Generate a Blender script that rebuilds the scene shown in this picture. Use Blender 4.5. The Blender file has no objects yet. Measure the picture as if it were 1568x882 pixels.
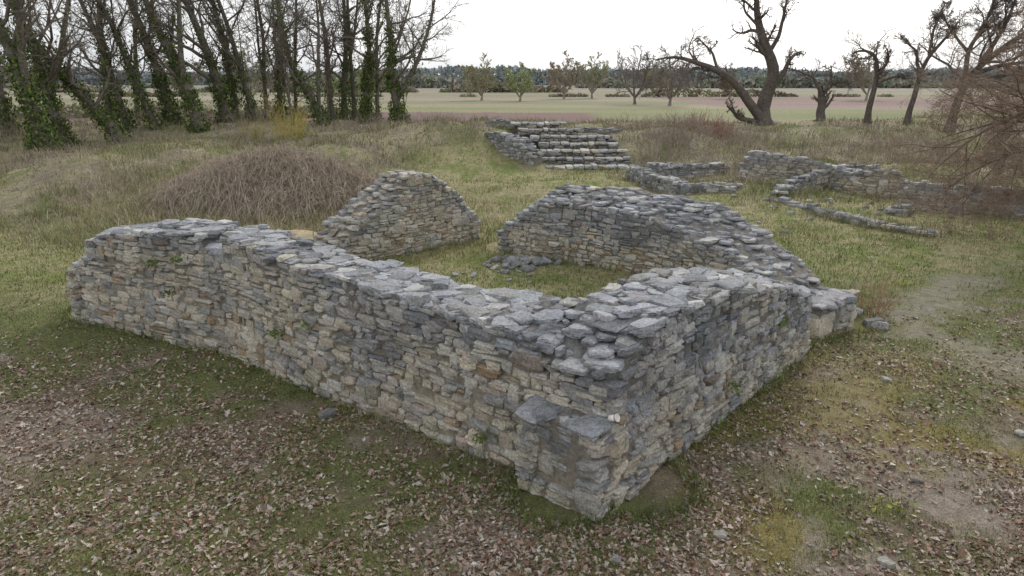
import bpy, math, numpy as np
from mathutils import Vector
rng=np.random.default_rng(7)
sc=bpy.context.scene
sc.view_settings.view_transform='Standard'; sc.view_settings.look='None'; sc.view_settings.exposure=0
U=lambda a,b,n=None: rng.uniform(a,b,n)
# ---------------------------------------------------------------- noise
def vn(x,y,seed=0):
    x=np.asarray(x,float);y=np.asarray(y,float)
    xi=np.floor(x).astype(np.int64);yi=np.floor(y).astype(np.int64);fx=x-xi;fy=y-yi
    def h(a,b):
        v=(a*374761393+b*668265263+seed*974634777)&0xffffffff
        v=((v^(v>>13))*1274126177)&0xffffffff
        return ((v^(v>>16))&0xffff)/65535.
    u=fx*fx*(3-2*fx);v=fy*fy*(3-2*fy)
    return (h(xi,yi)*(1-u)+h(xi+1,yi)*u)*(1-v)+(h(xi,yi+1)*(1-u)+h(xi+1,yi+1)*u)*v
def fbm(x,y,seed=0,o=4):
    s=0;a=.5;t=0
    for i in range(o):
        s=s+a*vn(x*2**i,y*2**i,seed+i*17);t+=a;a*=.5
    return s/t
def ss(a,b,x):
    t=np.clip((np.asarray(x,float)-a)/(b-a),0,1);return t*t*(3-2*t)
def g2(x,y,cx,cy,sx,sy): return np.exp(-((x-cx)/sx)**2-((y-cy)/sy)**2)
def hz(x,y):
    x=np.asarray(x,float);y=np.asarray(y,float)
    st=27-8*ss(-4,-10,x)+4*np.exp(-((x-3.5)/3.5)**2)+5*ss(8,13,x)
    h=1.25*ss(st,st+10,y)*(1-ss(46,58,y))*(.75+.5*fbm(x*.15,y*.15,3))
    h=h+.6*g2(x,y,-5.1,15.8,1.2,.9)+1.05*g2(x,y,-7.3,21.6,3.2,2.1)
    h=h+.7*g2(x,y,-14.5,24,3,3)+.5*g2(x,y,7.8,35,2.2,2.5)+.55*g2(x,y,12,33,3,3)+.7*g2(x,y,-3.,35,3,3.5)+.4*g2(x,y,18,30,3,3)+.35*g2(x,y,8,26.5,1.3,1.3)
    h=h+.09*(fbm(x*.5,y*.5,5)-.5)*ss(70,50,y)+.03*(fbm(x*3,y*3,6)-.5)*ss(40,20,y)
    h=h+.9*(fbm(x*.28,y*.28,9)-.5)*ss(16,26,y)*ss(60,45,y)*(1-.8*g2(x,y,3,34,4,5))
    return h
# ---------------------------------------------------------------- mesh helpers
def empty(name,loc=(0,0,0)):
    o=bpy.data.objects.new(name,None);sc.collection.objects.link(o);o.location=loc;return o
def mk(name,V,Fs,mat,col=None,smooth=False,parent=None):
    me=bpy.data.meshes.new(name);V=np.asarray(V,np.float32)
    me.vertices.add(len(V));me.vertices.foreach_set('co',V.ravel())
    loops=np.concatenate([np.asarray(F).ravel() for F in Fs]).astype(np.int32)
    sizes=np.concatenate([np.full(len(F),np.asarray(F).shape[1]) for F in Fs])
    st=np.concatenate([[0],np.cumsum(sizes)[:-1]]).astype(np.int32)
    me.loops.add(len(loops));me.loops.foreach_set('vertex_index',loops)
    me.polygons.add(len(sizes));me.polygons.foreach_set('loop_start',st)
    me.polygons.foreach_set('use_smooth',np.full(len(sizes),smooth))
    me.update(calc_edges=True)
    if col is not None:
        a=me.color_attributes.new('col','FLOAT_COLOR','POINT')
        c=np.ones((len(V),4),np.float32);c[:,:3]=col;a.data.foreach_set('color',c.ravel())
    me.materials.append(mat)
    o=bpy.data.objects.new(name,me);sc.collection.objects.link(o)
    if parent: o.parent=parent
    return o
def grid_faces(a,b,off=0):
    i=np.arange(a*b).reshape(a,b)+off
    return np.stack([i[:-1,:-1],i[1:,:-1],i[1:,1:],i[:-1,1:]],-1).reshape(-1,4)
# ---------------------------------------------------------------- materials
def newmat(name,rough=.95):
    m=bpy.data.materials.new(name);m.use_nodes=True;nt=m.node_tree
    b=nt.nodes['Principled BSDF'];b.inputs['Roughness'].default_value=rough
    b.inputs['Specular IOR Level'].default_value=.15
    return m,nt,b
def nd(nt,t,**k):
    n=nt.nodes.new(t)
    for a,v in k.items(): setattr(n,a,v)
    return n
def noise(nt,co,scale,detail=4,rough=.6,dist=0):
    n=nd(nt,'ShaderNodeTexNoise');n.inputs['Scale'].default_value=scale;n.inputs['Detail'].default_value=detail
    n.inputs['Roughness'].default_value=rough;n.inputs['Distortion'].default_value=dist
    nt.links.new(co,n.inputs['Vector']);return n.outputs['Fac']
def ramp(nt,fac,stops):
    r=nd(nt,'ShaderNodeValToRGB');e=r.color_ramp.elements
    while len(e)<len(stops): e.new(.5)
    for q,(p,c) in zip(e,stops):
        q.position=p;q.color=(c,c,c,1) if np.isscalar(c) else (*c,1)
    nt.links.new(fac,r.inputs['Fac']);return r.outputs['Color']
def mix(nt,f,a,b,mode='MIX'):
    m=nd(nt,'ShaderNodeMix',data_type='RGBA',blend_type=mode)
    for s,v in ((m.inputs[0],f),(m.inputs[6],a),(m.inputs[7],b)):
        if isinstance(v,bpy.types.NodeSocket): nt.links.new(v,s)
        elif np.isscalar(v): s.default_value=v if s.type=='VALUE' else (v,v,v,1)
        else: s.default_value=(*v,1)
    return m.outputs[2]
def bump(nt,b,h,st,dist,prev=None):
    n=nd(nt,'ShaderNodeBump');n.inputs['Strength'].default_value=st;n.inputs['Distance'].default_value=dist
    nt.links.new(h,n.inputs['Height'])
    if prev: nt.links.new(prev,n.inputs['Normal'])
    nt.links.new(n.outputs[0],b.inputs['Normal']);return n.outputs[0]
def attr(nt):
    a=nd(nt,'ShaderNodeAttribute');a.attribute_name='col';return a.outputs['Color']
def objco(nt): return nd(nt,'ShaderNodeTexCoord').outputs['Object']
def stone_mat():
    m,nt,b=newmat('weathered_limestone');co=objco(nt);c=attr(nt)
    n0=noise(nt,co,1.6,6,.72,.3)
    c=mix(nt,1.,c,ramp(nt,n0,[(.32,.68),(.5,1.),(.7,1.25)]),'MULTIPLY')
    n2=noise(nt,co,34,5,.78)
    c=mix(nt,1.,c,ramp(nt,n2,[(.3,.45),(.5,1.),(.72,1.55)]),'MULTIPLY')
    n4=noise(nt,co,9,6,.8,.3)
    l=ramp(nt,n4,[(.56,0.),(.66,.6)])
    g=nd(nt,'ShaderNodeNewGeometry');sx=nd(nt,'ShaderNodeSeparateXYZ');nt.links.new(g.outputs['Normal'],sx.inputs[0])
    upm=ramp(nt,sx.outputs['Z'],[(.1,.4),(.9,1.)])
    c=mix(nt,mix(nt,1.,l,upm,'MULTIPLY'),c,(.47,.47,.455))
    dk=ramp(nt,n4,[(.33,.75),(.43,0.)])
    c=mix(nt,dk,c,(.085,.085,.09))
    mo=ramp(nt,n0,[(.66,0.),(.73,.45)])
    c=mix(nt,mo,c,(.16,.15,.085))
    nt.links.new(c,b.inputs['Base Color'])
    bump(nt,b,n2,.9,.018);return m
def mortar_mat():
    m,nt,b=newmat('old_lime_mortar');co=objco(nt);c=attr(nt)
    n1=noise(nt,co,11,7,.8)
    c=mix(nt,1.,c,ramp(nt,n1,[(.3,.45),(.5,.92),(.7,1.4)]),'MULTIPLY')
    nt.links.new(c,b.inputs['Base Color'])
    bump(nt,b,n1,1.,.05);return m
def ground_mat():
    m,nt,b=newmat('ground_soil_grass');co=objco(nt);c=attr(nt)
    c=mix(nt,1.,c,ramp(nt,noise(nt,co,5,7,.82),[(.3,.5),(.5,1.),(.7,1.45)]),'MULTIPLY')
    n3=noise(nt,co,55,4,.8)
    c=mix(nt,1.,c,ramp(nt,n3,[(.32,.45),(.5,1.),(.7,1.65)]),'MULTIPLY')
    nt.links.new(c,b.inputs['Base Color'])
    bump(nt,b,n3,1.,.02);return m
def plain_mat(name,ns=6,rough=.9,bs=0):
    m,nt,b=newmat(name,rough);c=attr(nt)
    if ns: co=objco(nt);c=mix(nt,1.,c,ramp(nt,noise(nt,co,ns,2,.7),[(.3,.6),(.5,1.),(.7,1.35)]),'MULTIPLY')
    nt.links.new(c,b.inputs['Base Color'])
    if bs: bump(nt,b,noise(nt,co,bs,4,.7),.8,.03)
    return m
M_st=stone_mat();M_mo=mortar_mat();M_gr=ground_mat()
M_leaf=plain_mat('dead_leaf_litter',40);M_grass=plain_mat('grass_blades',2);M_bark=plain_mat('bark',9,.95)
M_ivy=plain_mat('ivy_leaves',3,.6);M_fol=plain_mat('distant_foliage',.08);M_twig=plain_mat('thin_stems',5)
# ---------------------------------------------------------------- walls
def cube_template(k):
    idx={};V=[];F=[]
    def g(p):
        if p not in idx: idx[p]=len(V);V.append(p)
        return idx[p]
    for ax in range(3):
        for side in (0,k):
            for i in range(k):
                for j in range(k):
                    q=[]
                    for a,b in ((i,j),(i+1,j),(i+1,j+1),(i,j+1)):
                        p=[0,0,0];p[ax]=side;p[(ax+1)%3]=a;p[(ax+2)%3]=b;q.append(g(tuple(p)))
                    F.append(q if side else q[::-1])
    V=np.array(V,float)/k*2-1
    e=12.;V=V/((np.abs(V)**e).sum(1)**(1/e))[:,None]
    return V,np.array(F)
TPL={k:cube_template(k) for k in (2,3,4)}
class Stones:
    def __init__(s): s.c=[];s.d=[];s.r=[];s.col=[]
    def add(s,c,d,r,col): s.c.append(c);s.d.append(d);s.r.append(r);s.col.append(col)
    def build(s,name,k,parent):
        if not s.c: return
        T,F=TPL[k];S=len(s.c);c=np.array(s.c);d=np.array(s.d);r=np.array(s.r);col=np.array(s.col)
        P=np.repeat(T[None],S,0)
        for _ in range(7):
            n=rng.normal(size=(S,3));n/=np.linalg.norm(n,axis=1)[:,None]
            sup=np.abs(n).sum(1)*U(.62,.94,S)
            ex=np.maximum(0,(P*n[:,None]).sum(2)-sup[:,None]);P=P-ex[...,None]*n[:,None]
        P=P+rng.normal(size=P.shape)*.045
        P=P*.5*d[:,None]
        rx,ry,rz=r.T
        def rot(P,a,i,j):
            ca,sa=np.cos(a)[:,None],np.sin(a)[:,None];x=P[...,i]*ca-P[...,j]*sa;y=P[...,i]*sa+P[...,j]*ca
            Q=P.copy();Q[...,i]=x;Q[...,j]=y;return Q
        P=rot(P,rx,1,2);P=rot(P,ry,2,0);P=rot(P,rz,0,1)
        P=P+c[:,None]
        nv=len(T);FF=(F[None]+np.arange(S)[:,None,None]*nv).reshape(-1,4)
        C=np.repeat(col,nv,0)*U(.92,1.08,(S*nv,1))
        mk(name,P.reshape(-1,3),[FF],M_st,C,False,parent)
GREY=np.array([.262,.268,.285]);TAN=np.array([.50,.445,.355])
def scol(tan):
    g=GREY*U(.62,1.32)+rng.normal(size=3)*.004
    if rng.random()<.12: g=np.array([.40,.40,.39])*U(.9,1.2)
    t=TAN*U(.72,1.15)+rng.normal(size=3)*.008
    q=rng.random()
    if q<.06: t=np.array([.36,.27,.18])*U(.8,1.2)
    elif q<.28: t=np.array([.54,.51,.44])*U(.85,1.1)
    elif q<.45: t=np.array([.35,.34,.32])*U(.8,1.1)
    k=np.clip(tan+U(-.25,.25),0,1)
    return g*(1-k)+t*k
class Path:
    def __init__(s,pts):
        s.p=np.array(pts,float);s.l=np.concatenate([[0],np.cumsum(np.linalg.norm(np.diff(s.p,axis=0),axis=1))]);s.L=s.l[-1]
    def at(s,q):
        q=np.asarray(q,float);e=.25
        f=lambda v:np.stack([np.interp(v,s.l,s.p[:,0]),np.interp(v,s.l,s.p[:,1])],-1)
        a=np.clip(q-e,0,s.L);b=np.clip(q+e,0,s.L);t=f(b)-f(a);t=t/np.linalg.norm(t,axis=-1,keepdims=True)
        d0=s.p[0]-s.p[1];d0=d0/np.linalg.norm(d0);d1=s.p[-1]-s.p[-2];d1=d1/np.linalg.norm(d1)
        P=f(np.clip(q,0,s.L))+np.maximum(0,-q)[...,None]*d0+np.maximum(0,q-s.L)[...,None]*d1
        return P,t
WALLS=[]
BUL=.3
def bulge(q,z,seed): return (fbm(q*.7,z*1.1,seed)-.5)*BUL*np.clip(z*1.5+.3,0,1)
def face(S,path,side,hf,zb=-.05,s0=0,s1=None,ch=(.065,.125),w=(.11,.32),tanb=.5,bat=.03,seed=0,miss=.035,cscale=1):
    s1=path.L if s1 is None else s1;z=zb
    ss_=np.linspace(s0,s1,40);mx=max(hf(q) for q in ss_)+.05
    while z<mx:
        c=U(*ch);q=s0+U(-.08,.04)
        while q<s1:
            ww=U(*w)*(1.45 if rng.random()<.12 else 1);sc_=q+ww/2;q+=ww
            if sc_>s1+.06: break
            wav=.09*(float(fbm(sc_*.5,z*.6,seed+50))-.5)*2*min(1,z*2)
            zc0=z+c/2+wav
            top=hf(min(max(sc_,s0),s1))
            P,t=path.at(sc_);n=np.array([-t[1],t[0]])*side
            k=rng.random()
            if k<.16 and c>.08: subs=[(zc0-c*.26,c*.48),(zc0+c*.26,c*.48)]
            elif k<.26: subs=[(zc0+c*.35,c*1.75)]
            else: subs=[(zc0+rng.normal()*.007,c*U(.84,1.12))]
            for zc,hh in subs:
                if zc+hh*.3>top+U(-.05,.02): continue
                if rng.random()<miss: continue
                dep=U(.16,.3)
                off=dep/2+bat*z+float(bulge(sc_,z,seed))+rng.normal()*.011
                ctr=P+n*off
                tan=1/(1+math.exp(-(tanb-zc/max(top,.3)+(float(fbm(sc_*.6,zc*1.3,seed+5))-.5)*1.8)*7))
                dw=ww*U(.88,1.03)
                S.add((ctr[0],ctr[1],zc),(dw,dep,hh),(rng.normal()*.04,rng.normal()*.05,math.atan2(t[1],t[0])+rng.normal()*.045),scol(tan)*cscale)
        z+=c*.98
def wall(name,pts,side,thick,ho,hi,k=4,zoff=0,tanb=.5,ends=(1,1),topskip=0,core0=0,ch=(.055,.13),w=(.10,.34),seed=0,inner=True,noisy=.1,topstep=.17,cscale=1,toptan=0.,bat=.03,face0=0,ins=.03,rscale=1.):
    E=empty(name);path=Path(pts);S=Stones();L=path.L
    fo=lambda q:float(np.interp(q,[a for a,b in ho],[b for a,b in ho]))+zoff+(float(fbm(q*2.2,seed,seed+60))-.5)*.08
    fi=lambda q:float(np.interp(q,[a for a,b in hi],[b for a,b in hi]))+zoff
    def H(q,d):
        t=np.clip(d/thick,0,1)
        return np.interp(q,[a for a,b in ho],[b for a,b in ho])*(1-t)+np.interp(q,[a for a,b in hi],[b for a,b in hi])*t+zoff+(fbm(q*1.3,d*1.3+seed,seed+3)-.5)*noisy*2
    face(S,path,side,fo,zoff-.08,face0,L,ch,w,tanb,bat,seed,cscale=cscale)
    if inner:
        Pn,Tn=path.at(path.l);N=np.stack([-Tn[:,1],Tn[:,0]],1)*side
        face(S,Path(Pn+N*thick),-side,fi,zoff-.08,topskip,L,ch,w,tanb,bat,seed+9,cscale=cscale)
    for en,q in ((ends[0],0),(ends[1],L)):
        if not en: continue
        P,t=path.at(q);n=np.array([-t[1],t[0]])*side
        pe=Path([P,P+n*thick]); sd=-side if q==0 else side
        a,b=(fo(q),fi(q));face(S,pe,sd,lambda v:a+(b-a)*v/thick,zoff-.08,0.05,thick-.05,ch,w,tanb,bat,seed+4,cscale=cscale)
    q=topskip
    while q<L:
        d=.08+U(0,.08)
        while d<thick-.05:
            qq=q+U(-.09,.09);qq=min(max(qq,topskip+.05),L-.06)
            f=1.4 if rng.random()<.2 else (.5 if rng.random()<.4 else 1)
            dm=(U(.16,.32)*f,U(.13,.25)*f,U(.05,.09))
            if topstep>.2: dm=tuple(v*1.3 for v in dm)
            hq=float(H(qq,d))-zoff
            lo=bat*hq+float(bulge(qq,hq,seed))+dm[1]*.5;hi_=thick-(bat*hq+float(bulge(qq,hq,seed+9)))-dm[1]*.5
            dd=min(max(d+U(-.08,.08),lo),max(hi_,lo+.02))
            P,t=path.at(qq);n=np.array([-t[1],t[0]])*side;ctr=P+n*dd
            z=float(H(qq,dd))-.052+rng.normal()*.013
            if rng.random()<.05: z+=.045
            S.add((ctr[0],ctr[1],z),dm,(rng.normal()*.075,rng.normal()*.075,math.atan2(t[1],t[0])+(rng.normal()*.3 if rng.random()<.5 else U(0,6.28))),scol(toptan)*1.1*cscale)
            d+=topstep*U(.75,1.2)
        q+=topstep*.92
    S.build('stones',k,E)
    nq=max(6,int((L-core0)/.06));nz=12;nd_=14
    qs=np.linspace(core0+ins,L-ins,nq);P,T=path.at(qs);N=np.stack([-T[:,1],T[:,0]],1)*side
    prof=[]
    for i in range(nz): prof.append((ins,i/(nz-1)))
    for j in range(1,nd_-1): prof.append((ins+(thick-2*ins)*j/(nd_-1),1))
    for i in range(nz): prof.append((thick-ins,1-i/(nz-1)))
    V=np.zeros((nq,len(prof),3))
    for j,(d,f) in enumerate(prof):
        hh=H(qs,d)-.045;z=(zoff-.3)+(hh-(zoff-.3))*f
        wob=(fbm(qs*4,z*4+d*5,seed+21)-.5)*.11+.012
        bb=bulge(qs,z,seed if d<thick/2 else seed+9)+bat*z
        dd=d+(wob+bb)*(1 if d<thick/2 else -1)
        V[:,j,0]=P[:,0]+N[:,0]*dd;V[:,j,1]=P[:,1]+N[:,1]*dd;V[:,j,2]=z+(f==1)*(fbm(qs*7,d*7+qs*0,seed+2)-.5)*.09
    np_=len(prof);tt=np.clip(tanb+.25-(V[...,2]-zoff)/1.6,0,1)[...,None]
    C=np.array([.235,.23,.22])*(1-tt)+np.array([.43,.37,.275])*tt
    caps=np.array([list(range(np_)),list(range((nq-1)*np_,nq*np_))])
    mk('mortar_core',V.reshape(-1,3),[grid_faces(nq,np_),caps],M_mo,C.reshape(-1,3)*cscale,False,E)
    qs=np.linspace(0,L,int(L/.1)+2);P,T=path.at(qs);N=np.stack([-T[:,1],T[:,0]],1)*side
    WALLS.append((P+N*thick/2,thick/2*rscale))
    return E
CX=(.96,5.69)
wall('ruined_stone_wall',[CX,(-2.24,8.0),(-4.28,9.57),(-7.65,11.2)],-1,1.08,
  [(0,1.36),(.9,1.5),(1.6,1.6),(3.3,1.68),(5,1.74),(6.2,1.84),(6.5,1.9),(6.55,1.58),(6.9,1.58),(6.95,1.84),(8.1,1.8),(9.3,1.62),(9.6,1.5),(9.65,1.15),(10.27,.92)],
  [(0,1.5),(1.1,1.74),(2.2,1.62),(3.3,1.62),(5,1.68),(6.5,1.8),(8.1,1.78),(9.3,1.6),(9.6,1.4),(10.27,.9)],
  4,tanb=.78,ends=(0,1),topskip=1.0,core0=.85,seed=1,noisy=.07,rscale=.93)
wall('ruined_stone_wall',[CX,(4.45,9.57)],1,1.1,
  [(0,1.38),(.35,1.5),(.8,1.76),(1.8,1.76),(2.9,1.66),(3.8,1.45),(4.6,1.2),(5.3,.98)],
  [(0,1.5),(.8,1.78),(2.4,1.78),(3.6,1.5),(5.2,1.1)],4,tanb=.5,ends=(0,1),seed=2,noisy=.1,bat=.02,rscale=.9)
wall('corner_pier',[(.8,5.46),(1.42,6.16)],1,.95,[(0,.97),(2,1.0)],[(0,.98),(2,1.0)],4,tanb=.55,ends=(1,1),seed=3,noisy=.03,w=(.14,.36),ch=(.07,.14),ins=.03,rscale=.6)
wall('ruined_stone_wall',[(-.34,16.0),(1.3,15.1),(2.9,13.8),(4.2,12.1),(5.05,10.9)],1,1.35,
  [(0,.45),(.5,.85),(1.0,1.25),(1.6,1.36),(3.2,1.32),(4.6,1.15),(5.8,.95),(6.5,.65),(7.0,.35)],
  [(0,.5),(.6,1.1),(1.2,1.55),(3,1.66),(4.6,1.55),(5.6,1.25),(6.3,.85),(7.0,.4)],3,tanb=.6,seed=4,noisy=.1)
wall('stone_block_pier',[(4.95,10.25),(5.75,10.75)],1,.55,[(0,.56),(1,.58)],[(0,.56),(1,.56)],3,tanb=.15,seed=5,noisy=.02,w=(.35,.6),ch=(.2,.26),topstep=.3)
wall('ruined_gable_wall',[(-.84,17.5),(-3.33,15.0),(-3.95,14.45)],-1,.95,
  [(0,.45),(.35,.95),(.7,1.35),(1.1,1.6),(1.5,1.8),(2.2,1.86),(2.6,1.5),(3.1,1.15),(3.6,.85),(4.3,.4)],
  [(0,.5),(.4,1.0),(.8,1.4),(1.3,1.75),(2.2,1.9),(2.8,1.6),(3.4,1.2),(4.3,.6)],3,tanb=.85,seed=6,noisy=.1,toptan=.6)
kw=dict(k=2,topstep=.26,ch=(.09,.15),w=(.18,.42),noisy=.14)
LOWP=[]
def low(pts,side,th,h0,h1,seed,tb=.5,nm='low_ruined_wall',**k2):
    z=float(hz(*np.mean(np.array(pts),0)));L=Path(pts).L
    wall(nm,pts,side,th,[(0,h0*.5),(L*.08,h0),(L*.3,h0*.85),(L*.4,h0*.6+h1*.4+.05),(L*.7,h1*.8),(L*.9,h1),(L,h1*.4)],[(0,h0*.5),(L*.1,h0*.8),(L,h1*.6)],zoff=z,tanb=tb,seed=seed,**{**kw,**k2})
    P=Path(pts);q=U(0,P.L,int(P.L*90));p,t=P.at(q);n=np.stack([-t[:,1],t[:,0]],1)*side;p=p+n*U(-.15,th+.15,len(q))[:,None]
    LOWP.append(np.column_stack([p,z+np.where(rng.random(len(q))<.4,min(h0,h1)*.75,0.)]))
low([(4.7,28.3),(5.0,25.8),(5.9,24.4),(8.0,24.2)],1,.8,.6,.4,11,.3)
low([(5.6,29.6),(7.4,29.2),(9.6,30.3)],1,1.,.65,.7,12,.3)
low([(9.1,27.6),(10.6,26.0),(12.2,24.6),(13.6,23.2)],1,.9,1.25,.9,13,.6)
low([(9.3,22.9),(10.6,24.2),(11.8,25.2)],1,.7,.4,.85,14,.4)
low([(8.3,22.5),(9.3,20.6),(9.9,19.2),(11.1,17.7)],1,.5,.3,.2,15,.5)
low([(12.6,22.2),(13.9,20.8),(16.8,19.6)],1,.8,.9,.95,16,.5)
low([(11.9,20.4),(12.6,21.2)],1,.6,.25,.3,17,.3)
low([(12.6,27.2),(15.6,28.6)],1,.8,.8,.7,18,.4)
low([(18.0,22.5),(20.5,20.5)],1,.8,.7,.7,19,.4)
# stairs
E=empty('ruined_stone_steps');S=Stones()
rows=[(1.5,5.6,31.4),(1.4,5.2,32.2),(1.35,5.0,33.0),(1.3,4.8,33.9),(.9,4.7,34.8),(.3,3.2,35.7),(-.1,2.4,36.6)]
CV=[];CF=[]
for i,(xa,xb,y) in enumerate(rows):
    zt=.22+.27*i
    for lay in range(2):
        x=xa
        while x<xb+(.3*rng.random()):
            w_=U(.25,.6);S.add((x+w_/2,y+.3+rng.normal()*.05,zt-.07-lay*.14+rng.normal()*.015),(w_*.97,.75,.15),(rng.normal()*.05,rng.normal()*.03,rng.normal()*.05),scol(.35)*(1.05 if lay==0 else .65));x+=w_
    x=xa
    while x<xb:
        w_=U(.3,.6);S.add((x+w_/2,y+.75,zt-.1),(w_,.6,.16),(rng.normal()*.03,rng.normal()*.03,0),scol(.2)*1.0);x+=w_
    m=int((xb-xa)*26);LOWP.append(np.column_stack([U(xa,xb,m),y+U(.45,.8,m),np.full(m,zt-.03)]))
    o=len(CV);y1=38.
    for p in ((xa+.1,y+.08),(xb-.1,y+.08),(xb-.1,y1),(xa+.1,y1)): CV+= [(p[0],p[1],-.3),(p[0],p[1],zt-.09)]
    CF+=[[o,o+2,o+3,o+1],[o+2,o+4,o+5,o+3],[o+4,o+6,o+7,o+5],[o+6,o,o+1,o+7],[o+1,o+3,o+5,o+7]]
S.build('stones',3,E);mk('core',np.array(CV),[np.array(CF)],M_mo,np.tile([.18,.16,.13],(len(CV),1)),False,E)
wall('stair_side_wall',[(1.45,32.0),(.1,33.2),(-.6,34.6)],1,.9,[(0,.7),(.8,1.35),(2,1.6),(3.4,1.4)],[(0,.7),(.8,1.35),(2,1.65),(3.4,1.5)],seed=31,tanb=.2,**kw)
low([(-1.4,38.2),(.2,37.9)],1,.6,.5,.6,33,.3)
low([(3.2,38.6),(6.2,38.2)],1,.6,.45,.35,32,.3)
S=Stones();E=empty('fallen_rubble_stones')
def rub(cx,cy,sx,sy,n,a,b,hgt=0.,tan=.2):
    for _ in range(n):
        x=cx+rng.normal()*sx;y=cy+rng.normal()*sy;w_=U(a,b)
        r=math.hypot((x-cx)/sx,(y-cy)/sy);z=float(hz(x,y))+w_*.1+hgt*max(0,1-r/2)*rng.random()
        S.add((x,y,z),(w_,w_*U(.6,.9),w_*U(.35,.65)),(rng.normal()*.3,rng.normal()*.3,U(0,6.3)),scol(tan)*.9)
rub(.35,15.0,.45,.3,55,.1,.24,.1);rub(.0,14.2,.5,.6,18,.06,.18);rub(6.0,12.0,.2,.6,30,.08,.2,.2,.1)
rub(6.2,10.9,.04,.04,2,.28,.34);rub(-3.9,14.3,.5,.5,40,.08,.22,.15,.6);rub(9.6,21.5,1.6,1.8,28,.08,.22);rub(13.2,20.8,1.5,1,22,.08,.22);rub(9,27,2,2,30,.1,.25);rub(5.6,31,.8,.5,20,.1,.3)
for (x,y,w_) in ((-2.3,7.65,.2),(5.2,8.7,.14),(6.0,7.2,.14),(4.2,6.2,.12),(-5.5,8.6,.1),(.9,4.95,.1),(1.9,5.3,.12),(-.3,4.9,.07),(3.2,4.9,.13),(-3.4,5.6,.08)):
    S.add((x,y,float(hz(x,y))+w_*.1),(w_,w_*.8,w_*.4),(0,.1,U(0,6)),scol(.5)*.75)
S.build('stones',3,E)
S=Stones();E=empty('small_stones')
for _ in range(900):
    r=4.4*(25/4.4)**rng.random();x=U(-.78,.78)*r;y=r;w_=U(.015,.04)*(1+r*.02)
    S.add((x,y,float(hz(x,y))+w_*.1),(w_,w_*.8,w_*.5),(0,0,U(0,6)),scol(.5)*.8)
S.build('stones',2,E)
WP=np.concatenate([w[0] for w in WALLS]);WR=np.concatenate([np.full(len(w[0]),w[1]) for w in WALLS])
def wdist(x,y):
    x=np.ravel(x);y=np.ravel(y);out=np.full(len(x),99.)
    for i in range(0,len(WP)):
        out=np.minimum(out,np.hypot(x-WP[i,0],y-WP[i,1])-WR[i])
    return out
# ---------------------------------------------------------------- ground
def axis_sym(step,lim,g,far):
    a=[0];d=step
    while a[-1]<far:
        if a[-1]>lim:d*=g
        a.append(a[-1]+d)
    return np.array(a)
xs=axis_sym(.075,8.5,1.04,2500);xs=np.concatenate([-xs[:0:-1],xs])
ys=axis_sym(.065,12.5,1.022,2500)+3.8;yb=3.8-axis_sym(.4,3,1.2,400)[1:][::-1];ys=np.concatenate([yb,ys])
X,Y=np.meshgrid(xs,ys,indexing='ij')
def lerp(a,b,t): return a*(1-t[...,None])+np.array(b)*t[...,None]
def polydist(x,y,pts):
    P=Path(pts);q=np.linspace(0,P.L,60);p,_=P.at(q);d=np.full(x.shape,99.)
    for a,b in p: d=np.minimum(d,np.hypot(x-a,y-b))
    return d
PATH=[(11,5.5),(8.6,7.6),(7.2,9.4),(6.8,10.6),(7.6,12.2),(9.6,14),(13,15.5)]
def pdist(x,y): return polydist(x,y,PATH)+(fbm(x*1.1,y*1.1,51)-.5)*2.0+.35*ss(11,14,y)
def soil(x,y): return ss(.35,.7,g2(x,y,-5.0,15.3,1.25,.95)+(fbm(x*3,y*3,52)-.5)*.5)
def gmask(x,y):
    n=fbm(x*.45,y*.45,40);n2=fbm(x*1.7,y*1.7,41)
    g=.38+(n-.5)*1.7+(n2-.5)*1.2
    g=g+.45*ss(9.5,12.5,y+np.abs(x)*.12)+.35*ss(-5.5,-8,x)*ss(6,9,y)
    return g
def bankst(x): return 21-4*ss(-4,-10,x)+12*np.exp(-((x+.3)/6.)**2)+3*ss(8,14,x)
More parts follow.
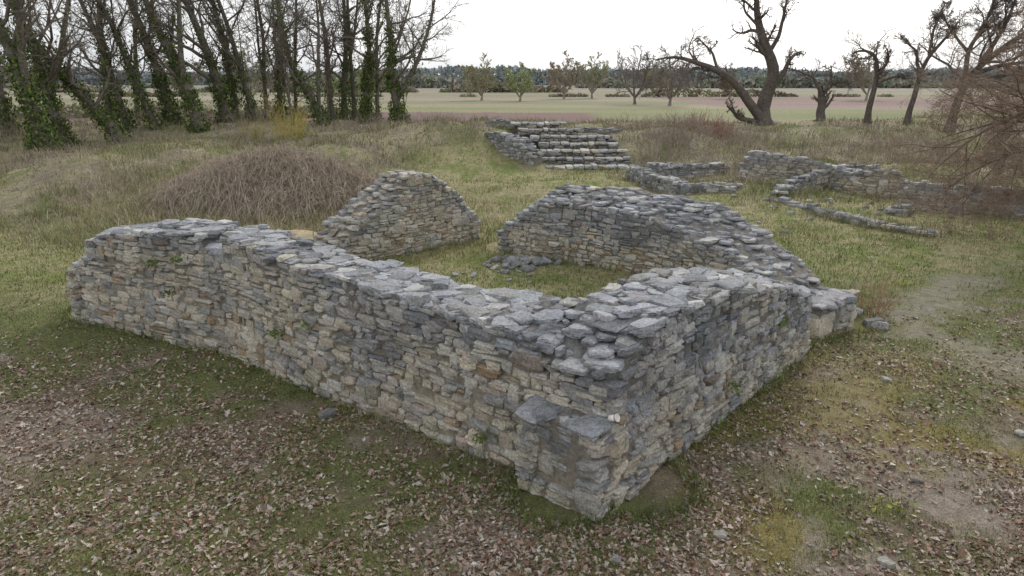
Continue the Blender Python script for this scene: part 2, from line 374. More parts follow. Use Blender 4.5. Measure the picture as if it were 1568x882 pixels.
def gcol(x,y):
    n1=fbm(x*.35,y*.35,50);n2=fbm(x*1.1,y*1.1,51);n3=fbm(x*4,y*4,52);n4=fbm(x*.02,y*.06,53)
    c=np.zeros(x.shape+(3,))+np.array([.19,.155,.11])
    c=lerp(c,[.25,.21,.17],ss(.45,.6,n2))
    c=lerp(c,[.15,.16,.065],ss(.3,.75,gmask(x,y)+(n3-.5)*.7))
    c=lerp(c,[.22,.18,.055],.75*ss(.52,.62,fbm(x*.9,y*.9,55))*ss(1.0,2.5,x)*ss(12,9.5,y))
    c=lerp(c,[.28,.25,.215],.6*ss(1.1,.1,pdist(x,y)+(n3-.5)*1.2))
    pd=polydist(x,y,[(6.6,9.8),(4.9,9.0),(3.9,7.8),(3.6,6.5)])
    c=lerp(c,[.25,.215,.13],.5*ss(.9,.2,pd+(n2-.5)*1.4+(n3-.5)))
    far=ss(11.0,14,y+(n2-.5)*2-.25*np.abs(x)*ss(0,4,x)+.4*ss(5,8,x)*y*.15)*(1-.6*ss(1.0,.1,pdist(x,y)))
    gr=lerp(np.zeros(x.shape+(3,))+np.array([.20,.225,.08]),[.32,.285,.16],ss(.38,.6,n2*.45+n1*.4+(n3-.5)*.6+.08))
    c=lerp(c,gr,far)
    st=bankst(x)
    bank=ss(st,st+4,y+(n1-.5)*9)
    bc=lerp(np.zeros(x.shape+(3,))+np.array([.25,.205,.165]),[.33,.29,.19],ss(.42,.62,n2));bc=lerp(bc,[.17,.195,.07],ss(.5,.62,n1*.6+n3*.4)*.85)
    c=lerp(c,bc,bank*.85)
    c=lerp(c,[.50,.41,.27],soil(x,y)*.9)
    yy=y+x*.10+(n1-.5)*3
    def fld(c,a,b,col,xa=-1e9,xb=1e9,s=1.5):
        return lerp(c,np.array(col)*.86,ss(a,a+s,yy)*ss(b+s,b,yy)*ss(xa,xa+3,x)*ss(xb+3,xb,x))
    c=fld(c,50,62,[.23,.21,.125],s=4)
    c=fld(c,62,88,[.205,.14,.125]);c=fld(c,62,80,[.27,.24,.15],8);c=fld(c,80,88,[.21,.25,.11],8)
    c=fld(c,88,104,[.27,.25,.15]);c=fld(c,96,101,[.20,.25,.10]);c=fld(c,104,118,[.33,.28,.20]);c=fld(c,118,135,[.24,.255,.14]);c=fld(c,135,175,[.33,.29,.215])
    c=fld(c,100,175,[.28,.21,.18],30);c=fld(c,175,215,[.26,.25,.16],s=4);c=fld(c,215,330,[.30,.265,.21],s=4)
    c=fld(c,330,4000,[.24,.25,.19],s=10)
    return c*(.72+.5*n4)[...,None]
mk('ground',np.stack([X,Y,hz(X,Y)],-1).reshape(-1,3),[grid_faces(len(xs),len(ys))],M_gr,gcol(X,Y).reshape(-1,3),True)
# ---------------------------------------------------------------- leaf litter, grass
def rotz(v,a):
    c,s=np.cos(a),np.sin(a);return np.stack([v[...,0]*c-v[...,1]*s,v[...,0]*s+v[...,1]*c,v[...,2]],-1)
def leaves(name,x,y,z,size,col,mat,tilt=.45,parent=None):
    n=len(x);T=np.array([[-1,0,0],[-.2,-.55,.0],[1,0,.0],[-.1,.55,.0]])
    V=np.repeat(T[None],n,0)*size[:,None,None]
    V[:,1,2]+=size*U(-.1,.6,n);V[:,3,2]+=size*U(-.1,.6,n);V[:,2,2]+=size*U(-.1,.5,n)
    tx=rng.normal(size=n)*tilt;ty=rng.normal(size=n)*tilt
    c,s=np.cos(tx)[:,None],np.sin(tx)[:,None];yv=V[...,1]*c-V[...,2]*s;zv=V[...,1]*s+V[...,2]*c;V[...,1]=yv;V[...,2]=zv
    c,s=np.cos(ty)[:,None],np.sin(ty)[:,None];xv=V[...,0]*c+V[...,2]*s;zv=-V[...,0]*s+V[...,2]*c;V[...,0]=xv;V[...,2]=zv
    V=rotz(V,U(0,6.28,n)[:,None]);V=V+np.stack([x,y,z],-1)[:,None]
    i=np.arange(n)[:,None]*4;F=np.concatenate([i+np.array([0,1,2]),i+np.array([0,2,3])])
    return mk(name,V.reshape(-1,3),[F],mat,np.repeat(col,4,0),False,parent)
def blades(name,x,y,z,h,w,col,lean=.5,parent=None,mat=None):
    n=len(x);a=U(0,6.28,n);l=U(.1,1,n)*lean
    dx,dy=np.cos(a),np.sin(a);b=U(0,6.28,n);wx,wy=np.cos(b)*w/2,np.sin(b)*w/2
    V=np.zeros((n,5,3))
    for k,(f,ff,wd) in enumerate(((0,0,1),(0,0,-1),(.55,.35,.7),(.55,.35,-.7),(1,1,0))):
        V[:,k,0]=x+dx*h*l*ff+wx*wd;V[:,k,1]=y+dy*h*l*ff+wy*wd;V[:,k,2]=z-.01+h*f*(1-.35*l*ff)
    i=np.arange(n)[:,None]*5
    return mk(name,V.reshape(-1,3),[i+np.array([0,1,3,2]),i+np.array([2,3,4])],mat or M_grass,np.repeat(col,5,0),False,parent)
def scatter(n,r0,r1,hw=1.0):
    r=r0*(r1/r0)**rng.random(n);return U(-hw,hw,n)*r,r
def pick(cols,n,j=.2):
    c=np.array(cols)[rng.integers(0,len(cols),n)];return np.clip(c*U(1-j,1+j,(n,1))+rng.normal(size=(n,3))*.008,.005,1)
x,y=scatter(100000,3.6,14)
wd=wdist(x,y)
v=fbm(x*.7,y*.7,60)*.55+fbm(x*2.4,y*2.4,61)*.45+rng.random(len(x))*.24-.25*ss(9.5,12.5,y)-.08*ss(1.5,3,x)*ss(12,7,y)*ss(4,6.5,y)-.1*ss(.9,.2,pdist(x,y))+.12*ss(.7,.1,wd)*ss(0,1,x)
keep=(wd>0)&(v>.55)
x,y=x[keep],y[keep];n=len(x)
leaves('fallen_leaves',x,y,hz(x,y)+.008,U(.012,.036,n)*np.where(rng.random(n)<.08,1.6,1),pick([(.30,.22,.165),(.40,.32,.25),(.19,.125,.09),(.50,.44,.38),(.26,.16,.12),(.34,.28,.23)],n),M_leaf)
x,y=scatter(220000,3.6,20)
g=gmask(x,y)+(fbm(x*3,y*3,62)-.5)*1.1
wd=wdist(x,y);pd=pdist(x,y)
keep=(wd>0)&(g+rng.random(len(x))*.5+.6*ss(.45,.05,wd)>.62)&(pd>.2+.7*rng.random(len(x)))&(soil(x,y)<.4)
x,y,wd=x[keep],y[keep],wd[keep];n=len(x)
h=U(.02,.07,n)*(1+.8*ss(10,14,y))*(1+1.8*ss(.3,.05,wd))
yel=ss(.42,.6,fbm(x*.8,y*.8,66))[:,None]
blades('grass',x,y,hz(x,y),h,U(.004,.009,n)*(1+y*.06),pick([(.14,.19,.05),(.11,.155,.04),(.18,.20,.07),(.13,.155,.055)],n)*(1-yel*.7)+pick([(.26,.25,.10),(.32,.28,.15),(.22,.23,.08)],n)*yel*.7,1.)
x,y=scatter(120000,14,52,.85)
n1=fbm(x*.35,y*.35,50);st=bankst(x)-2
keep=(wdist(x,y)>0)&(ss(st,st+5,y+(n1-.5)*9)+rng.random(len(x))*.8>.85)&~((x>1)&(x<5.6)&(y>30.8)&(y<38))
x,y=x[keep],y[keep];n=len(x);cl=fbm(x*.9,y*.9,70)
h=U(.1,.26,n)*(.3+2.2*ss(.35,.75,cl))
gk=ss(.48,.6,fbm(x*.35,y*.35,50)*.6+fbm(x*4,y*4,52)*.4)[:,None]
dc=pick([(.31,.255,.19),(.38,.33,.23),(.23,.18,.145),(.28,.225,.18),(.19,.20,.09),(.42,.37,.26)],n);gc=pick([(.18,.23,.07),(.23,.25,.10)],n)
blades('dry_grass',x,y,hz(x,y),h,U(.012,.028,n)*(y/24),dc*(1-gk*.7)+gc*gk*.7,1.1)
x,y=scatter(50000,15,36,.6);k=(wdist(x,y)>0)&(soil(x,y)<.4);x,y=x[k],y[k];n=len(x)
blades('meadow_grass',x,y,hz(x,y),U(.04,.15,n)*(.5+1.2*ss(.35,.65,fbm(x*1.2,y*1.2,67))),U(.01,.02,n)*(y/20),pick([(.18,.22,.07),(.22,.25,.09),(.32,.29,.16),(.28,.26,.13)],n),1.)
lp=np.concatenate(LOWP);n=len(lp)
blades('grass_on_ruins',lp[:,0],lp[:,1],lp[:,2],U(.1,.3,n),U(.015,.03,n),pick([(.19,.22,.08),(.30,.26,.17),(.25,.24,.12)],n),1.2)
# ---------------------------------------------------------------- branches
def tubes(P,R,sd):
    B,n,_=P.shape;T=np.gradient(P,axis=1);T/=np.linalg.norm(T,axis=2,keepdims=True)+1e-9
    ref=np.where(np.abs(T[...,2:3])<.9,np.array([0,0,1.]),np.array([1.,0,0]))
    if sd>5: ref=np.broadcast_to(np.array([.1,1.,0]),T.shape)
    A=np.cross(T,ref);A/=np.linalg.norm(A,axis=2,keepdims=True)+1e-9;C=np.cross(T,A)
    an=np.arange(sd)*2*np.pi/sd
    V=P[:,:,None]+R[:,:,None,None]*(np.cos(an)[:,None]*A[:,:,None]+np.sin(an)[:,None]*C[:,:,None])
    i=np.arange(B*n*sd).reshape(B,n,sd);j=np.roll(i,-1,2)
    F=np.stack([i[:,:-1],j[:,:-1],j[:,1:],i[:,1:]],-1).reshape(-1,4)
    return V.reshape(-1,3),F
def kids(P,R,m,t0,t1,lr,a0,a1,up,wig,n,rmin,rr=.6,Lfix=None):
    B,N,_=P.shape;t=(np.tile(np.arange(m)/m,(B,1))+U(0,1/m,(B,m)))*(t1-t0)+t0
    f=t*(N-1);i=np.minimum(f.astype(int),N-2);w=(f-i)[...,None];b=np.arange(B)[:,None]
    p=P[b,i]*(1-w)+P[b,i+1]*w;T=P[b,i+1]-P[b,i];T/=np.linalg.norm(T,axis=2,keepdims=True)+1e-9
    r=R[b,i]*(1-w[...,0])+R[b,i+1]*w[...,0]
    Lp=np.linalg.norm(np.diff(P,axis=1),axis=2).sum(1)[:,None]
    if Lfix: Lp=np.minimum(Lp,Lfix)
    L=Lp*lr*U(.55,1.2,(B,m))*(1.15-.55*t)
    q=rng.normal(size=(B,m,3));q-=T*(q*T).sum(2,keepdims=True);q/=np.linalg.norm(q,axis=2,keepdims=True)
    a=U(a0,a1,(B,m))[...,None];d=np.cos(a)*T+np.sin(a)*q
    p=p.reshape(-1,3);d=d.reshape(-1,3);L=L.reshape(-1);r=np.maximum(r.reshape(-1)*rr,rmin)
    out=np.zeros((len(p),n,3));out[:,0]=p
    for k in range(1,n):
        d=d+rng.normal(size=d.shape)*wig;d[:,2]+=up;d/=np.linalg.norm(d,axis=1,keepdims=True)
        p=p+d*(L/(n-1))[:,None];out[:,k]=p
    Rr=r[:,None]*np.linspace(1,.3,n)[None];Rr=np.maximum(Rr,rmin*.7)
    return out,Rr
def resamp(pts,n,j=.0):
    p=np.array(pts,float);l=np.concatenate([[0],np.cumsum(np.linalg.norm(np.diff(p,axis=0),axis=1))]);q=np.linspace(0,l[-1],n)
    P=np.stack([np.interp(q,l,p[:,k]) for k in range(3)],1);P[1:]+=rng.normal(size=(n-1,3))*j
    for _ in range(2):
        Q=P.copy();Q[1:-1]=(P[:-2]+P[1:-1]*2+P[2:])/4;P=Q
    return P
def tree(name,limbs,ms=(10,6,5,3),col=(.10,.085,.07),twcol=None,rmin=.008,up=.05,ivy=0,ivyh=6,wig=.16,t0=.35,l1=.4,Lfix=None,budcol=None,buds=0,ang=(.5,1.1),jit=.25):
    E=empty(name);Vs=[];Fs=[];Cs=[];o=0
    P=np.array([resamp(p,16,min(r0*jit,.08)) for p,r0,r1 in limbs]);R=np.array([np.linspace(1,0,16)**.85*(r0-r1)+r1 for p,r0,r1 in limbs])
    R[0,0]*=1.5;R[0,1]*=1.15
    lv=[(P,R,8)];pp,rr=P,R
    for k,m in enumerate(ms):
        pp,rr=kids(pp,rr,m,t0 if k==0 else .2,1,(l1,.55,.55,.6,.6)[k],ang[0],ang[1],up,wig,(8,6,5,4,3)[k],rmin*(2.2,1.6,1.2,1,1)[k],(.5,.55,.6,.7,.7)[k],Lfix if k==0 else None)
        lv.append((pp,rr,(5,4,3,3,3)[k]))
    for k,(p,r,s) in enumerate(lv):
        V,F=tubes(p,r,s);Vs.append(V);Fs.append(F+o);o+=len(V)
        cc=np.array(col if k<2 else (twcol or col));Cs.append(np.tile(cc*(1+.1*k),(len(V),1))*U(.8,1.2,(len(V),1)))
    mk('trunk_and_branches',np.concatenate(Vs),[np.concatenate(Fs)],M_bark,np.concatenate(Cs),True,E)
    if ivy>0:
        n=int(6500*ivy);q=np.where(rng.random(n)<.8,0,rng.integers(0,len(P),n));t=rng.random(n)**1.2*14.9
        i=t.astype(int);w=(t-i)[:,None];c=P[q,i]*(1-w)+P[q,i+1]*w;r=R[q,i]
        hgt=c[:,2]-P[q,0,2]
        k=(hgt<ivyh*U(.4,1,n))&(fbm(hgt*1.2,q*3.+P[0,0,0],130)>.33);c=c[k];r=r[k];n=len(c);a=U(0,6.28,n);rad=r*U(.9,1.25,n)+np.abs(rng.normal(size=n))*.13
        leaves('ivy',c[:,0]+np.cos(a)*rad,c[:,1]+np.sin(a)*rad,c[:,2]+rng.normal(size=n)*.1,U(.04,.10,n),pick([(.07,.115,.028),(.11,.165,.04),(.05,.08,.024),(.19,.22,.06)],n),M_ivy,1.2,E)
    if buds:
        e=lv[-1][0].reshape(-1,3);e=e[rng.integers(0,len(e),buds)];n=len(e)
        leaves('buds',e[:,0]+rng.normal(size=n)*.05,e[:,1]+rng.normal(size=n)*.05,e[:,2],U(.02,.05,n)*min(rmin/.008,4),pick([budcol],n),M_fol,1.2,E)
    return E
left=[(-20.1,30,-1.5,.30,1),(-21.2,33,-1.2,.24,.8),(-18.9,34,-4.6,.27,.5),(-20.8,38,-1.4,.2,.5),(-19.3,38,-3.3,.18,.5),(-19.2,40,-2.5,.25,1),(-17,38,-1.9,.29,1),
(-17,42,-1.6,.34,1),(-17.2,44,-1,.22,.8),(-16.1,44,-1.8,.19,.4),(-16.05,46,0,.16,.2),(-14.9,45,.3,.2,.8),(-14.5,47,.7,.14,.2),(-11.2,42,-2.4,.23,.4),
(-11.5,45,-.5,.19,.2),(-11.0,46,.3,.21,.5),(-10.5,47,.2,.17,.2),(-9.2,44,.2,.22,1),(-9.0,47,.9,.15,.2),(-6.7,42,-1.0,.26,1),(-26,36,-.5,.24,.8),(-23.5,41,.8,.22,.5),(-24.5,46,1,.17,.2)]
for i,(x,y,dx,r,iv) in enumerate(left):
    z=float(hz(x,y));Ht=U(10,13.5);k=Ht/7
    bend=U(-.5,.5)
    if i==2: pts=[(x,y,z-.2),(x-.8,y,z+1.2),(x-2.4,y,z+3.0),(x-3.4,y,z+4.4),(x-4.4,y+.3,z+6.3),(x-5,y,z+9)]
    elif i==13: pts=[(x,y,z-.2),(x-.3,y,z+1),(x-1.4,y,z+2.8),(x-2.0,y,z+4.2),(x-2.3,y+.3,z+7),(x-2,y,z+10)]
    elif i==19: pts=[(x,y,z-.2),(x-.2,y,z+1.2),(x-.5,y,z+3.1),(x-.2,y,z+5),(x-.6,y+.3,z+7),(x-.3,y,z+9.5)]
    else: pts=[(x,y,z-.2),(x+dx*.25+bend*.3,y,z+Ht*.2),(x+dx*.55+bend,y+.3,z+Ht*.42),(x+dx*1.1+bend*.6,y,z+Ht*.68),(x+dx*k+U(-.3,.3),y,z+Ht)]
    limbs=[(pts,r,.03)]
    if i in (0,1,6,11,13,15,18,19,10):
        a=pts[1];s=U(-1,1);s=1.3 if i in(18,19) else s
        limbs.append(([a,(a[0]+s,a[1],a[2]+2),(a[0]+s*1.8,a[1]+.5,a[2]+5),(a[0]+s*2.2,a[1],a[2]+8)],r*.6,.02))
    tree('ivy_covered_tree' if iv>.45 else 'bare_tree',limbs,(16,6,5,3) if len(limbs)==1 else (10,6,5,3),ivy=iv,ivyh=U(6,10),l1=.38,t0=.2,col=(.15,.13,.11),Lfix=9,rmin=.0085,ang=(.45,1.2))
for i in range(7):
    x=U(-24,-7);y=U(40,52);z=float(hz(x,y));h=U(6,9);d=U(-.8,.8)
    tree('bare_sapling_tree',[([(x,y,z-.1),(x+d*.4,y,z+h*.4),(x+d,y,z+h)],U(.05,.09),.015)],(12,6,4),rmin=.009,l1=.3,t0=.15,col=(.17,.145,.12))
def R_(x,y,s,lims):
    z=float(hz(x,y))-.15;out=[]
    for pts,r0,r1 in lims: out.append(([(x+a*s,y+(U(-.3,.3) if j else 0),z+b*s) for j,(a,b) in enumerate(pts)],r0,r1))
    return out
oc=(.125,.105,.09)
tree('old_broken_oak_tree',R_(16.6,46,.044,[([(0,0),(-5,25),(0,55),(10,80),(-5,108),(-20,140),(-30,175),(-28,215)],.52,.07),([(-2,10),(-22,36),(-50,66),(-78,86),(-105,92),(-140,105),(-165,100)],.34,.04),
 ([(2,60),(20,78),(24,100),(44,112)],.22,.04),([(-5,108),(8,130),(10,170),(18,200)],.15,.03),([(-2,8),(-40,16),(-58,34)],.22,.06),([(-20,140),(-45,165),(-50,200)],.1,.03),([(-78,86),(-85,108),(-110,128)],.1,.03)]),(10,6,5,3),col=oc,rmin=.011,l1=.28,wig=.26,t0=.4,up=.04,jit=.15)
tree('pollarded_tree',R_(20.2,46,.044,[([(0,0),(2,25),(-2,48)],.32,.2),([(-2,40),(-15,62),(-40,75)],.13,.03),([(0,45),(10,62),(8,80)],.12,.03),([(0,40),(14,55),(28,58)],.1,.03)]),(7,5,4),col=oc,rmin=.011,l1=.55,wig=.25)
tree('bare_tree',R_(22.8,45,.042,[([(0,0),(3,40),(8,75),(0,100),(-20,112),(-35,108)],.22,.05),([(8,75),(18,95),(12,110)],.12,.04),([(6,60),(30,72),(55,68)],.1,.02)]),(9,6,5,3),col=oc,rmin=.01,l1=.36,wig=.26,t0=.4)
tree('bare_tree',R_(24.8,44,.041,[([(0,0),(4,40),(6,80),(16,105),(35,125),(52,150)],.2,.05),([(6,80),(-5,110),(-25,128)],.12,.03),([(16,105),(14,140),(25,175)],.1,.03)]),(10,6,5,3),col=oc,rmin=.01,l1=.37,wig=.24,t0=.35)
tree('bare_tree',R_(25.0,40,.038,[([(0,0),(3,40),(15,80),(45,118),(85,145),(125,170)],.26,.05),([(10,70),(5,120),(25,165),(30,215)],.16,.03),([(30,105),(50,150),(70,210)],.15,.03),([(20,88),(60,100),(110,105),(140,95)],.15,.03),([(5,120),(-25,150),(-40,175)],.09,.02)]),(16,8,6,4),col=oc,rmin=.009,l1=.4,wig=.2,t0=.3)
tree('bare_tree',R_(31,38,.038,[([(0,0),(-3,50),(-10,110),(-40,160),(-80,200)],.28,.05),([(-3,60),(20,130),(10,220)],.22,.04),([(-8,100),(-50,120),(-100,140)],.16,.03)]),(17,8,6,4),col=oc,rmin=.009,l1=.42,wig=.2,t0=.3)
z0=float(hz(16.8,19.5))
tree('drooping_tree',[([(16.8,19.5,z0),(16.6,19.4,2),(15.8,19,3.3),(13.6,18.6,3.3),(12.0,18.2,2.6),(10.9,18,1.6)],.12,.01),([(16.6,19.5,1),(15.5,19.2,2.2),(13.8,18.8,2.2),(12.4,18.4,1.7),(11.3,18,1.1)],.06,.008),
 ([(16.7,19.5,2),(15.5,19.8,3.9),(13.5,19.6,4.2),(11.8,19.4,3.7)],.07,.008),([(16.8,19.5,2),(16,19,4.5),(14.4,18.6,5.3),(13,18.4,5.2)],.07,.008),([(16.8,19.5,.5),(15.2,18.6,1.4),(13.8,18,1.3),(12.5,17.6,.8)],.05,.008),([(16.7,19.5,1.5),(17,19.5,5),(16,19,7.5)],.12,.02),
 ([(16.7,19.5,1.8),(15,19.4,2.9),(13.2,19,2.9),(11.6,18.8,2.5)],.05,.008)],
 (24,9,6,3),col=(.16,.12,.095),twcol=(.25,.185,.145),rmin=.003,l1=.34,up=-.01,wig=.14,t0=.2,buds=16000,budcol=(.29,.21,.135))
for (x,y,h,c,b) in [(-6,140,7,(.3,.26,.2),(.36,.34,.18)),(1.5,135,6,(.27,.27,.17),(.36,.40,.19)),(11,150,8,(.32,.27,.22),(.38,.32,.22)),(17.5,155,8,(.3,.27,.21),(.37,.38,.22)),(20.5,118,8.5,(.2,.175,.16),None),(25,112,8,(.22,.19,.17),None),
   (46,150,6,(.27,.24,.2),(.34,.30,.2)),(-44,120,9,(.24,.23,.18),(.3,.3,.2)),(-60,130,8,(.27,.24,.2),(.3,.28,.2)),(-30,150,7,(.27,.26,.2),(.37,.38,.18)),(-75,110,8,(.24,.21,.18),None),(34,170,7,(.3,.27,.2),(.35,.35,.2)),(70,140,9,(.27,.24,.2),(.32,.28,.2))]:
    z=float(hz(x,y));lm=[([(x,y,z),(x+U(-.4,.4),y,z+h*.3),(x+U(-1,1),y,z+h)],.2,.04)]
    for _ in range(6): a=U(0,6.28);lm.append(([(x,y,z+h*.12),(x+math.cos(a)*h*.25,y+math.sin(a)*h*.25,z+h*.4),(x+math.cos(a)*h*.38,y+math.sin(a)*h*.38,z+h*.8)],.12,.03))
    tree('field_tree',lm,(8,6,4),col=c,rmin=.028,l1=.42,t0=.2,buds=5000 if b else 0,budcol=b)
def belt(name,n,xa,xb,ya,yb,h0,h1,s,cols,fx,seed,thr=0.):
    x=U(xa,xb,n);y=U(ya,yb,n);m=fbm(x*fx,y*0+seed,seed);m=(m-thr)/(1-thr);k=m>0;x,y,m=x[k],y[k],m[k]
    H=h0+(h1-h0)*m*(.6+.8*fbm(x*fx*9,y*0,seed+2));z=H*rng.random(len(x));n=len(x)
    c=np.array(cols)[(vn(x*fx*9,y*.1,seed+5)*len(cols)*.999).astype(int)]*U(.82,1.18,(n,1))
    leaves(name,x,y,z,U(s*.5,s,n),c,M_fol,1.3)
belt('distant_woodland',38000,-560,600,500,560,6.5,13,2.2,[(.25,.285,.30),(.285,.30,.30),(.26,.30,.285)],.012,80)  # pale bluish woodland colours: distance haze is painted in, there is no volume
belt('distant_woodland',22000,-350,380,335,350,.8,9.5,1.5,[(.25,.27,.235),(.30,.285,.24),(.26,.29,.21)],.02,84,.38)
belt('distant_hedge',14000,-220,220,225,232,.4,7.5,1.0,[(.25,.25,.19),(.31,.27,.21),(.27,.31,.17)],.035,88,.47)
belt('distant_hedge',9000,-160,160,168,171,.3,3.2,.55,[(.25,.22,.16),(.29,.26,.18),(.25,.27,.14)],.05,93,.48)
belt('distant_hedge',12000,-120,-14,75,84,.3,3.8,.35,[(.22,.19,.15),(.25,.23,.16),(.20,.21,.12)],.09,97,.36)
# ---------------------------------------------------------------- shrubs
def shoots(name,x,y,n,h,sp,col,r=.006,lean=.35,wig=.08,kn=4):
    a=U(0,6.28,n);q=sp*np.sqrt(rng.random(n));px=x+np.cos(a)*q;py=y+np.sin(a)*q;pz=hz(px,py)-.03
    d=np.stack([np.cos(a)*lean*U(0,1,n),np.sin(a)*lean*U(0,1,n),np.ones(n)],1);L=h*U(.35,1.1,n)*(1.15-.5*q/sp);P=np.zeros((n,5,3));p=np.stack([px,py,pz],1);P[:,0]=p
    for k in range(1,5):
        d=d+rng.normal(size=d.shape)*wig;d/=np.linalg.norm(d,axis=1,keepdims=True);p=p+d*(L/4)[:,None];P[:,k]=p
    R=np.full((n,5),r)*np.linspace(1,.4,5)
    K,KR=kids(P,R,kn,.25,1,.4,.3,.9,.05,.12,4,r*.55)
    V,F=tubes(P,R,3);V2,F2=tubes(K,KR,3);c=pick([col],len(V)+len(V2),.25)
    return mk(name,np.concatenate([V,V2]),[np.concatenate([F,F2+len(V)])],M_twig,c)
shoots('yellow_twig_shrub',-11.2,35,130,2.1,.7,(.46,.38,.12),.008,.45)
shoots('yellow_twig_shrub',-13.2,35.5,70,1.2,.5,(.40,.34,.14),.009,.35)
shoots('red_twig_shrub',10.6,38,260,1.4,1.3,(.32,.19,.16),.010,.5)
shoots('red_twig_shrub',6.4,11.5,40,.85,.25,(.34,.2,.14),.005,.6)
for (x,y,n,h,s) in [(9,36,200,1.1,1.5),(13,37,200,1.2,1.8),(17,36,200,1.2,2),(21,36,200,1.2,2),(-2.4,34,140,.8,1.2),(-17,32,200,.9,2),(-23,33,220,1.1,2.5),(-12,33,150,.8,1.6),(7.3,34,180,1.1,1.2),(25,33,220,1.3,2.5),(15,32,150,.9,1.5),
   (-19.5,24,150,.6,2),(22,28,200,1.,2),(6.6,32,120,.8,.9),(11,32.5,150,.9,1.2),(19,32,180,1.,1.8),(29,32,200,1.4,2.5),(6.5,39,150,1.1,1.5),(-4.5,38,150,1,1.6),(-8,39,150,1.1,1.6),(-14.5,41,150,1.3,2),(-20,42,200,1.5,2.5),(-25,38,200,1.5,2.5),(-6,28,120,.7,1.3),(17,25,120,.8,1.2),(9.8,30.6,100,.6,.9),(14,27,100,.8,1.2),(.5,39.5,120,1.,1.5),(8.6,33,160,.9,1.2)]:
    shoots('dry_brush_shrub',x,y,n,h,s,(.30,.245,.20),.007,.9,wig=.2,kn=5)
for (x,y,n,h) in [(-.6,6.45,35,.4),(-.1,6.0,30,.35),(-1.5,7.1,16,.3),(-1.2,6.8,20,.35),(.3,5.7,24,.3),(1.9,6.2,20,.25),(2.7,7.1,12,.3),(-2.1,7.0,12,.3)]:
    shoots('dead_weed_stems',x,y,n,h,.3,(.21,.165,.125),.002,.9,wig=.25,kn=3)
# bramble thicket
E=empty('bramble_thicket');n=4600
a=U(0,6.28,n);q=np.sqrt(rng.random(n));px=-7.3+np.cos(a)*q*3.9;py=21.4+np.sin(a)*q*2.4
lump=fbm(px*.8,py*.8,120)
H0=.5*(1-q**2)+.1+.9*(lump-.35)*(1-q**3);ang=U(0,6.28,n);L=U(.5,1.9,n);P=np.zeros((n,7,3))
for k in range(7):
    t=k/6;P[:,k,0]=px+np.cos(ang)*L*(t-.5);P[:,k,1]=py+np.sin(ang)*L*(t-.5);P[:,k,2]=hz(P[:,k,0],P[:,k,1])+np.maximum(H0+U(-.15,.3,n),.08)*(1-(2*t-1)**2*.8)+rng.normal(size=n)*.05
V,F=tubes(P,np.full((n,7),.0055),3);mk('stems',V,[F],M_twig,pick([(.42,.35,.28),(.32,.26,.21),(.50,.43,.34)],len(V)),False,E)
m=12000;a=U(0,6.28,m);q=np.sqrt(rng.random(m));px=-7.3+np.cos(a)*q*3.9;py=21.4+np.sin(a)*q*2.4
leaves('leaves',px,py,hz(px,py)+(.6*(1-q**2)+.12)*U(.3,1.1,m),U(.02,.04,m),pick([(.22,.21,.10),(.34,.28,.2),(.27,.22,.16),(.18,.19,.08)],m),M_ivy,1.2,E)
m=26000;px=-7.3+rng.normal(size=m)*2.9;py=21.2+rng.normal(size=m)*1.9
blades('long_dead_grass',px,py,hz(px,py),U(.15,.55,m),U(.008,.018,m),pick([(.44,.37,.26),(.36,.30,.21),(.50,.43,.31),(.28,.26,.14)],m),1.2,E)
def tuft(name,x,y,z,n,s,cols=((.12,.17,.045),(.16,.21,.06))):
    leaves(name,x+rng.normal(size=n)*s,y+rng.normal(size=n)*s,z+rng.normal(size=n)*s*.6,U(.012,.03,n),pick(cols,n),M_ivy,1.)
for (x,y,z) in [(-4.9,9.8,1.45),(-5.4,10.0,1.35),(-5.1,9.8,.95),(-3.2,8.75,.7),(-.3,6.55,.35),(.2,6.2,.5),(.5,5.95,.45),(-2.6,8.3,1.0),(2.7,7.5,.5),(3.6,8.6,.9)]:
    tuft('wall_fern_plant',x-.03,y-.05,z,70,.05)
for (x,y) in [(-8.6,7.6),(7.9,13.2),(8.5,14.5),(3.6,5.6),(6.1,5.0),(-6.5,7.0),(9.5,15.5),(-9.5,13.5)]:
    tuft('low_leafy_weed',x,y,float(hz(x,y))+.03,120,.12,((.22,.28,.06),(.32,.34,.07)))
n=260;x,y=scatter(n,4.2,11);k=wdist(x,y)>.1;x,y=x[k],y[k];n=len(x);a=U(0,6.28,n);L=U(.1,.5,n);P=np.zeros((n,5,3))
for k in range(5):
    P[:,k,0]=x+np.cos(a)*L*k/4+rng.normal(size=n)*.01;P[:,k,1]=y+np.sin(a)*L*k/4+rng.normal(size=n)*.01;P[:,k,2]=hz(P[:,k,0],P[:,k,1])+.015
V,F=tubes(P,np.full((n,5),.003),4);mk('fallen_twigs',V,[F],M_twig,pick([(.18,.14,.11)],len(V)),False)
E=empty('paper_cup',(.93,5.62,1.04));E.rotation_euler=(math.radians(70),0,math.radians(55))
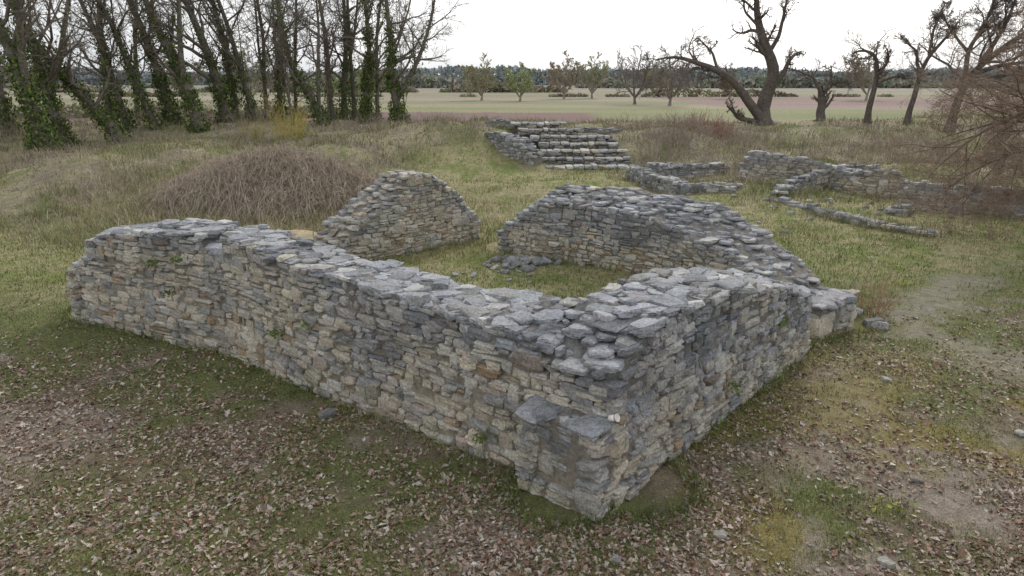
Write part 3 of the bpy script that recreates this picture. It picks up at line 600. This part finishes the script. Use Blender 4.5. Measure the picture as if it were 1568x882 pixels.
def lathe(name,prof,col,parent,n=28):
    V=[];m=len(prof)
    for i in range(n):
        t=2*math.pi*i/n
        for r,z in prof: V.append((r*math.cos(t),r*math.sin(t),z))
    F=[[i*m+j,((i+1)%n)*m+j,((i+1)%n)*m+j+1,i*m+j+1] for i in range(n) for j in range(m-1)]
    return mk(name,np.array(V),[np.array(F)],M_cup,np.tile(col,(len(V),1)),True,parent)
M_cup=plain_mat('waxed_paper',0,.5)
lathe('cup_body',[(.001,-.045),(.026,-.045),(.037,.04),(.035,.04),(.024,-.043),(.001,-.043)],(.8,.79,.76),E)
lathe('red_band',[(.0347,.018),(.0362,.029),(.0364,.029)],(.5,.12,.06),E)
lathe('rim',[(.036,.038),(.039,.038),(.039,.043),(.036,.043),(.036,.038)],(.8,.76,.7),E)
# ---------------------------------------------------------------- light, sky, camera
el,az=math.radians(34),math.radians(22)
w=bpy.data.worlds.new('World');sc.world=w;w.use_nodes=True;nt=w.node_tree;bg=nt.nodes['Background']
sky=nd(nt,'ShaderNodeTexSky',sky_type='NISHITA');sky.sun_disc=False;sky.sun_elevation=el;sky.sun_rotation=az;sky.dust_density=4;sky.air_density=1.2;sky.ozone_density=1
hs=nd(nt,'ShaderNodeHueSaturation');hs.inputs['Saturation'].default_value=.3;nt.links.new(sky.outputs[0],hs.inputs['Color'])
tc=nd(nt,'ShaderNodeTexCoord');cl=ramp(nt,noise(nt,tc.outputs['Generated'],2.2,6,.6,.3),[(.35,(7.2,7.7,8.4)),(.65,(9.8,9.8,9.8))])
c=mix(nt,.6,hs.outputs[0],cl);nt.links.new(c,bg.inputs['Color']);bg.inputs['Strength'].default_value=.14
sl=bpy.data.lights.new('sun','SUN');sl.energy=1.5;sl.angle=math.radians(12);sl.color=(1,.95,.87)
so=bpy.data.objects.new('sun',sl);sc.collection.objects.link(so)
d=Vector((math.sin(az)*math.cos(el),math.cos(az)*math.cos(el),math.sin(el)));so.rotation_euler=d.to_track_quat('Z','Y').to_euler()
cam=bpy.data.cameras.new('camera');co=bpy.data.objects.new('camera',cam);sc.collection.objects.link(co)
co.location=(0,0,4);co.rotation_euler=(math.radians(73),0,0);cam.lens=24;cam.sensor_width=36;cam.clip_end=6000;sc.camera=co
